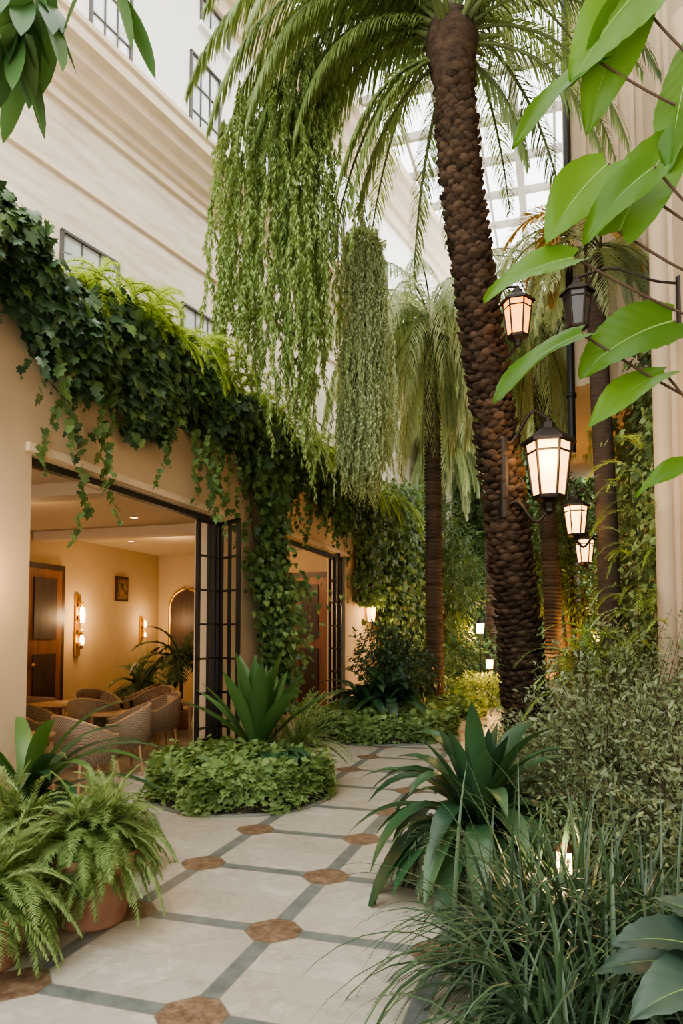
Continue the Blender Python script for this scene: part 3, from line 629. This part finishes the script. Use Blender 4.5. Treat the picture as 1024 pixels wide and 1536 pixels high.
for (az,el,L,w) in [(190,35,.5,.26),(215,15,.5,.25),(160,50,.5,.25),(240,40,.45,.24),(120,40,.5,.2),(270,30,.4,.2),(90,50,.5,.2),(180,5,.45,.24),(205,55,.45,.22)]:
    a=math.radians(az);e=math.radians(el); d=np.array([math.cos(a)*math.cos(e),math.sin(a)*math.cos(e),math.sin(e)*.5]); b0=np.array([.64,2.35,.15]); p1=b0+d*.12+[0,0,.40]
    tube(mb,[b0,b0+[0,0,.2],p1],[.012,.01,.008],'stem',6)
    bigleaf(mb,p1,p1+d*L,w,'silver',1.2,(0,-.1,1))
mb.build('broad_leaf_plant')
mb=MB(); cL=np.array([-.0,3.62,.12])
tube(mb,[cL,cL+[0,0,.32]],.012,'iron',6); lathe(mb,[(.0,.32),(.035,.32),(.035,.42),(.02,.43)],cL,'bulb',12); lathe(mb,[(.05,.43),(.03,.46),(0,.48)],cL,'iron',12); mb.build('path_light')
for (x,y,h,s) in [(-1.55,16.2,.8,1),(.62,14.0,1.45,.9),(-2.0,18.5,1.6,1.3)]:
    mb=MB(); cL=np.array([x,y,0]); tube(mb,[cL,cL+[0,0,h]],.02,'iron',6); lathe(mb,[(0,h),(.07*s,h),(.08*s,h+.2*s),(0,h+.22*s)],cL,'bulb',12);lathe(mb,[(.11*s,h+.2*s),(0,h+.3*s)],cL,'iron',12); mb.build('path_light')
    light('path_glow','POINT',(x-.15,y-.3,h+.1),60,(1,.5,.17),r=.05)
light('path_glow','POINT',(-.4,13.4,.8),110,(1,.5,.17),r=.1); light('path_glow','POINT',(-.45,15.2,1.6),150,(1,.48,.15))
light('path_glow','POINT',(-.05,3.5,.65),6,r=.03)
# ---------------------------------------------------------------- foreground leaf plants
mb=MB()
root=np.array([.68,2.55,.15]); stem=[root,(.66,2.55,1.2),(.62,2.5,2.2),(.56,2.45,3.0),(.5,2.42,3.8),(.45,2.4,4.1)]
tube(mb,bez(stem,16),np.linspace(.03,.014,16),'stem',8)
S=np.array(bez(stem,30))
for (b0,t0,w,nr) in [((.06,2.32,2.81),(-.21,2.245,2.67),.15,(-.2,-.8,.45)),((.20,2.37,2.90),(.42,2.42,3.26),.22,(-.1,-.95,.1)),((.17,2.35,3.12),(-.01,2.30,2.86),.18,(.1,-.95,.2)),((.36,2.41,2.60),(.08,2.33,2.42),.22,(0,-.85,.4)),
                  ((.08,2.33,2.56),(-.18,2.25,2.34),.13,(-.1,-.6,.7)),((.33,2.40,2.43),(.10,2.34,2.25),.12,(.1,-.7,.6)),((.40,2.42,2.14),(.24,2.38,2.03),.07,(0,-.7,.6)),((.36,2.4,3.78),(.08,2.31,3.38),.24,(-.1,-.95,0)),
                  ((.27,2.38,3.68),(.12,2.345,3.24),.18,(.3,-.95,.1)),((.14,2.34,3.47),(-.11,2.27,3.18),.10,(-.2,-.9,.3)),((.30,2.3,3.05),(.10,2.28,2.83),.13,(.3,-.7,.5)),((.44,2.4,3.5),(.36,2.38,3.08),.17,(-.7,-.7,.1))]:
    bigleaf(mb,b0,t0,w,'big',.7,nr)
    j=np.argmin(np.abs(S[:,2]-(b0[2]-.30))); mid=(S[j]*.45+np.array(b0)*.55)+[0,0,-.02]
    tube(mb,bez([S[j],mid,b0],8),.0045,'twig',5)
mb.build('philodendron_plant')
mb=MB(); tb=np.array([-2.7,1.55,0])
tube(mb,bez([tb,tb+[0,.05,2],tb+[.1,.1,3.6],(-2.2,1.85,4.2),(-1.75,2.1,4.15)],20),np.linspace(.07,.015,20),'bark2',8)
for (b0,n) in [((-1.95,2.0,4.05),14),((-1.82,2.06,4.0),11),((-2.05,1.95,3.95),12),((-1.64,2.14,4.1),4),((-2.3,1.8,4.2),12),((-1.9,2.02,3.85),8)]:
    for i in range(n):
        d=np.array([[U(-.5,.6),U(-.4,.4),U(-1.1,-.3)]]); ribbons(mb,np.array([b0])+U(-.06,.06,(1,3)),d,U(.24,.36),U(.07,.095),.6,6,'leaf',.25,'strapb')
mb.build('courtyard_tree')
mb=MB(); cL=(-3.55,4.05,0)
lathe(mb,[(0,.0),(.16,0),(.2,.28),(.22,.3),(.19,.3),(.18,.26),(0,.26)],cL,'terra',20)
for i in range(26):
    az=U(0,2*PI) if i>13 else U(-1.0,.9);e=U(.6,1.4); d=np.array([[math.cos(az)*math.cos(e),math.sin(az)*math.cos(e),math.sin(e)]])
    ribbons(mb,np.array([[cL[0],cL[1],.3]]),d,U(.8,1.2),.12,1.9,9,'leaf',.3,'strapb' if i%2 else 'strap')
mb.build('potted_plant')
def potfern(name,c,r,h,n,L,mk='fern'):
    mb=MB(); lathe(mb,[(0,0),(r*.68,0),(r*.72,.02),(r*.95,h*.85),(r*1.06,h*.86),(r*1.08,h),(r*.96,h),(r*.9,h*.9),(0,h*.88)],(c[0],c[1],0),'terra',28)
    for i in range(n):
        frond(mb,(c[0]+U(-.12,.12),c[1]+U(-.12,.12),h*.95),U(0,360),U(20,88),L*U(.65,1.1),U(2.2,3.2),44,.065,.02,.5,1,mk,start=.05,rr=.004,ang=1.15)
    return mb.build(name)
potfern('potted_fern',(-2.52,3.40),.25,.40,270,.50)
potfern('potted_fern',(-2.70,2.80),.24,.28,220,.50)
potfern('potted_fern',(-3.0,4.25),.18,.22,150,.45,'cover')
potfern('potted_fern',(-3.15,3.5),.18,.34,170,.50)
# ---------------------------------------------------------------- lanterns
def lantern(name,c,s,arm=None,gm='glow'):
    mb=MB(); c=np.array(c,float); k=s/.5
    lathe(mb,[(r*k,h*k) for r,h in [(.105,-.22),(.15,.16)]],c,gm,6,False)
    for j in range(6):
        a=j*PI/3; p0=c+[.107*k*math.cos(a),.107*k*math.sin(a),-.22*k];p1=c+[.153*k*math.cos(a),.153*k*math.sin(a),.16*k]
        tube(mb,[p0,p1],.010*k,'iron',5)
        a2=(j+1)*PI/3
        for (r,h) in ((.107,-.22),(.153,.16),(.143,.09)):
            tube(mb,[c+[r*k*math.cos(a),r*k*math.sin(a),h*k],c+[r*k*math.cos(a2),r*k*math.sin(a2),h*k]],.009*k,'iron',5)
    lathe(mb,[(.19*k,.15*k),(.185*k,.175*k),(.12*k,.22*k),(.06*k,.26*k),(.05*k,.30*k),(.02*k,.31*k),(.025*k,.335*k),(0,.35*k)],c,'iron',6,False)
    lathe(mb,[(.12*k,-.21*k),(.11*k,-.235*k),(.05*k,-.26*k),(.03*k,-.30*k),(.035*k,-.32*k),(0,-.35*k)],c,'iron',6,False)
    if arm is not None:
        a=np.array(arm,float); d=a-c; d[2]=0
        tube(mb,bez([c+[0,0,-.30*k],c+d*.3+[0,0,-.42*k],c+d*.7+[0,0,-.22*k],c+d+[0,0,-.28*k]],14),.014*k+.003,'iron',6)
        tube(mb,bez([c+[0,0,.33*k],c+d*.35+[0,0,.42*k],c+d*.75+[0,0,.20*k],c+d+[0,0,.15*k]],14),.011*k+.003,'iron',6)
        th=np.linspace(0,1.6*PI,12); q=unit(d)
        pts=[c+d*.72+q*(.07*k*math.cos(t)*(1-t/8))+np.array([0,0,-.12*k+.07*k*math.sin(t)*(1-t/8)]) for t in th]
        tube(mb,pts,.007*k+.002,'iron',5)
        lathe(mb,[(.04*k,-.35*k),(.04*k,.22*k)],c+d,'iron',8)
    mb.build(name)
lantern('lantern',rd(2.30,7.7,3.46),.80,(-.58,8.0,3.5))
light('lantern_glow','POINT',rd(2.30,7.7,3.5)-np.array([0,.35,0]),30,r=.15)
lantern('lantern',(.22,9.9,3.15),.5,(.54,9.98,3.2))
lantern('lantern',(.42,12.8,3.05),.52,(RX,12.8,3.05))
lantern('lantern',rd(1.90,7.4,5.02),.5,(-.85,8.05,5.1),'glowo')
lantern('lantern',rd(2.55,7.4,5.12),.5,(RX,7.9,5.2),'glowd')
light('lantern_glow','POINT',(.05,9.6,3.2),15); light('lantern_glow','POINT',(.3,12.2,3.1),18)
def sconce(name,c,nx,k=1.):
    mb=MB(); c=np.array(c,float)
    box(mb,c+[-.02,-.05*k,-.45*k],c+[.02,.05*k,.45*k],'brass')
    for z in (-.3,-.1,.1,.3):
        lathe(mb,[(.0,-.05*k),(.05*k,-.04*k),(.03*k,.0),(.055*k,.04*k),(0,.05*k)],c+[nx*.06,0,z*k],'brass',10)
    lathe(mb,[(.03*k,-.10*k),(.04*k,0),(.03*k,.12*k),(0,.13*k)],c+[nx*.10,0,.14*k],'bulb',10)
    lathe(mb,[(.025*k,-.09*k),(.035*k,0),(0,.09*k)],c+[nx*.10,0,-.2*k],'bulb',10); mb.build(name)
sconce('sconce_light',(-8.47,10.85,1.75),1,1.25); light('sconce_glow','POINT',(-8.1,10.85,1.9),40)
sconce('sconce_light',(-4.04,9.98,1.6),1,.35); 
mb=MB(); c=np.array([-3.92,14.7,2.05]); lathe(mb,[(.07,-.2),(.11,.12)],c,'glow',8,False); lathe(mb,[(.13,.12),(.1,.16),(0,.22)],c,'iron',8); lathe(mb,[(0,-.24),(.08,-.2)],c,'iron',8); tube(mb,[c+[0,0,.2],c+[-.16,0,.15]],.012,'iron',6); mb.build('sconce_light')
light('sconce_glow','POINT',(-3.6,14.4,2.05),30)
sconce('sconce_light',(-8.47,6.2,1.9),1,1.0); light('sconce_glow','POINT',(-8.1,6.2,1.9),35)
sconce('sconce_light',(-8.47,12.9,1.7),1,.6); light('sconce_glow','POINT',(-8.1,12.9,1.9),20)
light('sconce_glow','POINT',(-3.85,4.0,2.0),22)
sconce('sconce_light',(-4.04,3.95,2.0),1,.5)
mb=MB()
for (x,y) in [(-7.4,8.0),(-6,8.9),(-7.6,11.2),(-6,11.6),(-5.2,12.4),(-7,5.5),(-5.4,5.8)]:
    lathe(mb,[(.075,0),(.07,-.012),(.055,-.012)],(x,y,3.32),'brass',14); lathe(mb,[(.055,-.008),(0,-.008)],(x,y,3.32),'spot',14)
mb.build('ceiling_downlight')
for p in [(-6.6,7.0,3.0),(-6.6,10.8,3.0),(-5.2,12.2,2.9),(-6.8,4,3.0)]: light('downlight_glow','POINT',p,32,r=.3)
# ---------------------------------------------------------------- furniture
def chair(name,x,y,rot,cm='cush'):
    mb=MB(); n=20; th=np.radians(np.linspace(-118,118,n))
    R0,R1=.33,.29; rows=[]
    zt=.58+.20*np.clip(np.cos(th*.85),0,1)
    for (R,zf,dz) in [(R0*.86,0,.30),(R0,0,.40),(R0*1.05,1,0),(R1*1.03,1,.005),(R1*.97,0,.42)]:
        z=np.where(zf,zt,0)+dz; rows.append(np.stack([-np.cos(th)*R,np.sin(th)*R,z],1))
    V=np.concatenate(rows); F=[(r*n+i,r*n+i+1,(r+1)*n+i+1,(r+1)*n+i) for r in range(4) for i in range(n-1)]
    mb.add(V,F,'rattan')
    tube(mb,np.stack([-np.cos(th)*.33,np.sin(th)*.33,zt+.003],1),.016,'lwood',6)
    lathe(mb,[(0,.32),(.27,.32),(.30,.36),(.30,.38),(.27,.39),(0,.39)],(.03,0,0),'rattan',20)
    lathe(mb,[(.24,.39),(.27,.42),(.26,.46),(.2,.48),(0,.485)],(.03,0,0),cm,20)
    for sx,sy in ((1,1),(1,-1),(-1,1),(-1,-1)):
        tube(mb,[(.2*sx,.2*sy,.34),(.25*sx,.25*sy,0)],[.02,.012],'lwood',7)
    tube(mb,[(.225,.225,.16),(.225,-.225,.16)],.008,'lwood',5);tube(mb,[(-.225,.225,.16),(-.225,-.225,.16)],.008,'lwood',5)
    V2=[];nn2=9
    for i in range(nn2):
        for j in range(nn2):
            a=(i/(nn2-1)-.5)*1.2; h=j/(nn2-1); bul=.06*math.sin(PI*i/(nn2-1))**.5*math.sin(PI*h)**.5
            V2.append((-math.cos(a)*(.27-bul),math.sin(a)*.27,.46+.28*h))
    mb.add(V2,[(i*nn2+j,i*nn2+j+1,(i+1)*nn2+j+1,(i+1)*nn2+j) for i in range(nn2-1) for j in range(nn2-1)],cm)
    o=mb.build(name); o.location=(x,y,0); o.rotation_euler=(0,0,math.radians(rot))
for (x,y,r,c) in [(-4.62,6.1,70,'cush'),(-4.85,7.0,215,'cushl'),(-5.25,8.35,230,'cushl'),(-5.75,7.75,100,'cushl'),(-5.85,6.85,20,'cush'),(-6.4,8.7,-20,'cush'),(-5.95,9.35,250,'cush'),(-5.7,6.0,60,'cushl'),(-6.6,6.3,40,'cush'),(-7.0,7.5,0,'cushl'),(-6.6,10.0,200,'cush'),(-5.0,9.75,180,'cushl')]:
    chair('rattan_armchair',x,y,r,c)
def table(name,x,y,sx,sy,h,rot=0):
    mb=MB(); n=32; th=np.linspace(0,2*PI,n,endpoint=False); e=4
    cx=np.sign(np.cos(th))*abs(np.cos(th))**(2/e)*sx; cy=np.sign(np.sin(th))*abs(np.sin(th))**(2/e)*sy
    rows=[np.stack([cx*q,cy*q,np.full(n,z)],1) for q,z in ((.0,h-.035),(.97,h-.035),(1,h-.02),(.99,h),(0,h))]
    mb.add(np.concatenate(rows),[(r*n+i,r*n+(i+1)%n,(r+1)*n+(i+1)%n,(r+1)*n+i) for r in range(4) for i in range(n)],'lwood')
    for a,b in ((1,1),(1,-1),(-1,1),(-1,-1)): tube(mb,[(a*sx*.75,b*sy*.75,h-.03),(a*sx*.85,b*sy*.85,0)],[.022,.015],'lwood',7)
    for a in (1,-1): tube(mb,[(a*sx*.78,-sy*.78,h-.08),(a*sx*.78,sy*.78,h-.08)],.014,'lwood',5)
    o=mb.build(name); o.location=(x,y,0); o.rotation_euler=(0,0,math.radians(rot))
table('cafe_table',-4.85,5.35,.32,.28,.66,10); table('cafe_table',-5.3,7.55,.3,.28,.62,20); table('cafe_table',-6.9,8.5,.35,.35,.6); table('cafe_table',-5.25,9.1,.3,.3,.62,0)
mb=MB()
def rbox(lo,hi,m):
    lo=np.array(lo);hi=np.array(hi);c=(lo+hi)/2;s=(hi-lo)/2; n=20;k=10;V=[]
    sp=lambda v,p: np.sign(v)*abs(v)**p
    for j in range(k+1):
        ph=-PI/2+PI*j/k
        for i in range(n):
            t=2*PI*i/n; V.append((c[0]+s[0]*sp(math.cos(ph),.3)*sp(math.cos(t),.3),c[1]+s[1]*sp(math.cos(ph),.3)*sp(math.sin(t),.3),c[2]+s[2]*sp(math.sin(ph),.3)))
    mb.add(V,[(j*n+i,j*n+(i+1)%n,(j+1)*n+(i+1)%n,(j+1)*n+i) for j in range(k) for i in range(n)],m)
rbox((-8.3,6.4,.15),(-7.4,9.0,.42),'cush');rbox((-8.35,6.4,.3),(-8.1,9.0,.85),'cush');rbox((-8.3,6.3,.2),(-7.4,6.55,.62),'cush');rbox((-8.3,8.9,.2),(-7.4,9.1,.62),'cush')
for y in (6.7,7.5,8.3): rbox((-8.12,y,.42),(-7.9,y+.5,.85),'cushl')
for x in (-8.2,-7.5):
    for y in (6.5,8.95): tube(mb,[(x,y,.2),(x,y,0)],.025,'lwood',6)
mb.build('sofa')
def potplant(name,x,y,h,L,n,mk):
    mb=MB(); lathe(mb,[(0,0),(.16,0),(.2,.3),(.22,.32),(.19,.32),(0,.28)],(x,y,0),'terra',18)
    tube(mb,[(x,y,.25),(x,y,h)],.03,'twig',6)
    for i in range(n): frond(mb,(x,y,h),U(0,360),U(10,80),L*U(.7,1.1),2.4,30,.28,.04,1,2,mk,rr=.01)
    mb.build(name)
potplant('potted_palm',-6.1,10.5,1.05,.95,30,'palmd'); potplant('potted_palm',-7.2,10.9,.6,.8,20,'palmd')
grass('indoor_grass_plant',(-7.5,11.8,.02),90,1.5,.02,'palm',.08,(50,88),1.0)
# ---------------------------------------------------------------- lighting
w=bpy.data.worlds.new('sky'); bpy.context.scene.world=w; w.use_nodes=True
bg=w.node_tree.nodes['Background']; bg.inputs[0].default_value=(1,.985,.955,1); bg.inputs[1].default_value=4.7
s=bpy.data.lights.new('sun','SUN'); s.energy=6.0; s.angle=.5; s.color=(1,.95,.86)
so=bpy.data.objects.new('sun',s); bpy.context.scene.collection.objects.link(so)
from mathutils import Vector
so.rotation_euler=Vector((-.50,.18,-1)).to_track_quat('-Z','Y').to_euler(); so.location=(3,3,14)
try: bpy.context.scene.view_settings.look='AgX - Medium High Contrast'
except Exception as e: print(e)
# ---------------------------------------------------------------- camera
cam=bpy.data.cameras.new('camera'); co=bpy.data.objects.new('camera',cam); bpy.context.scene.collection.objects.link(co)
co.location=(0,0,1.6); co.rotation_euler=(math.radians(93),0,math.radians(17.35))
cam.sensor_fit='AUTO'; cam.sensor_width=36; cam.lens=1050/1536*36; cam.shift_y=(950-55-768)/1536; cam.clip_start=.05
bpy.context.scene.camera=co
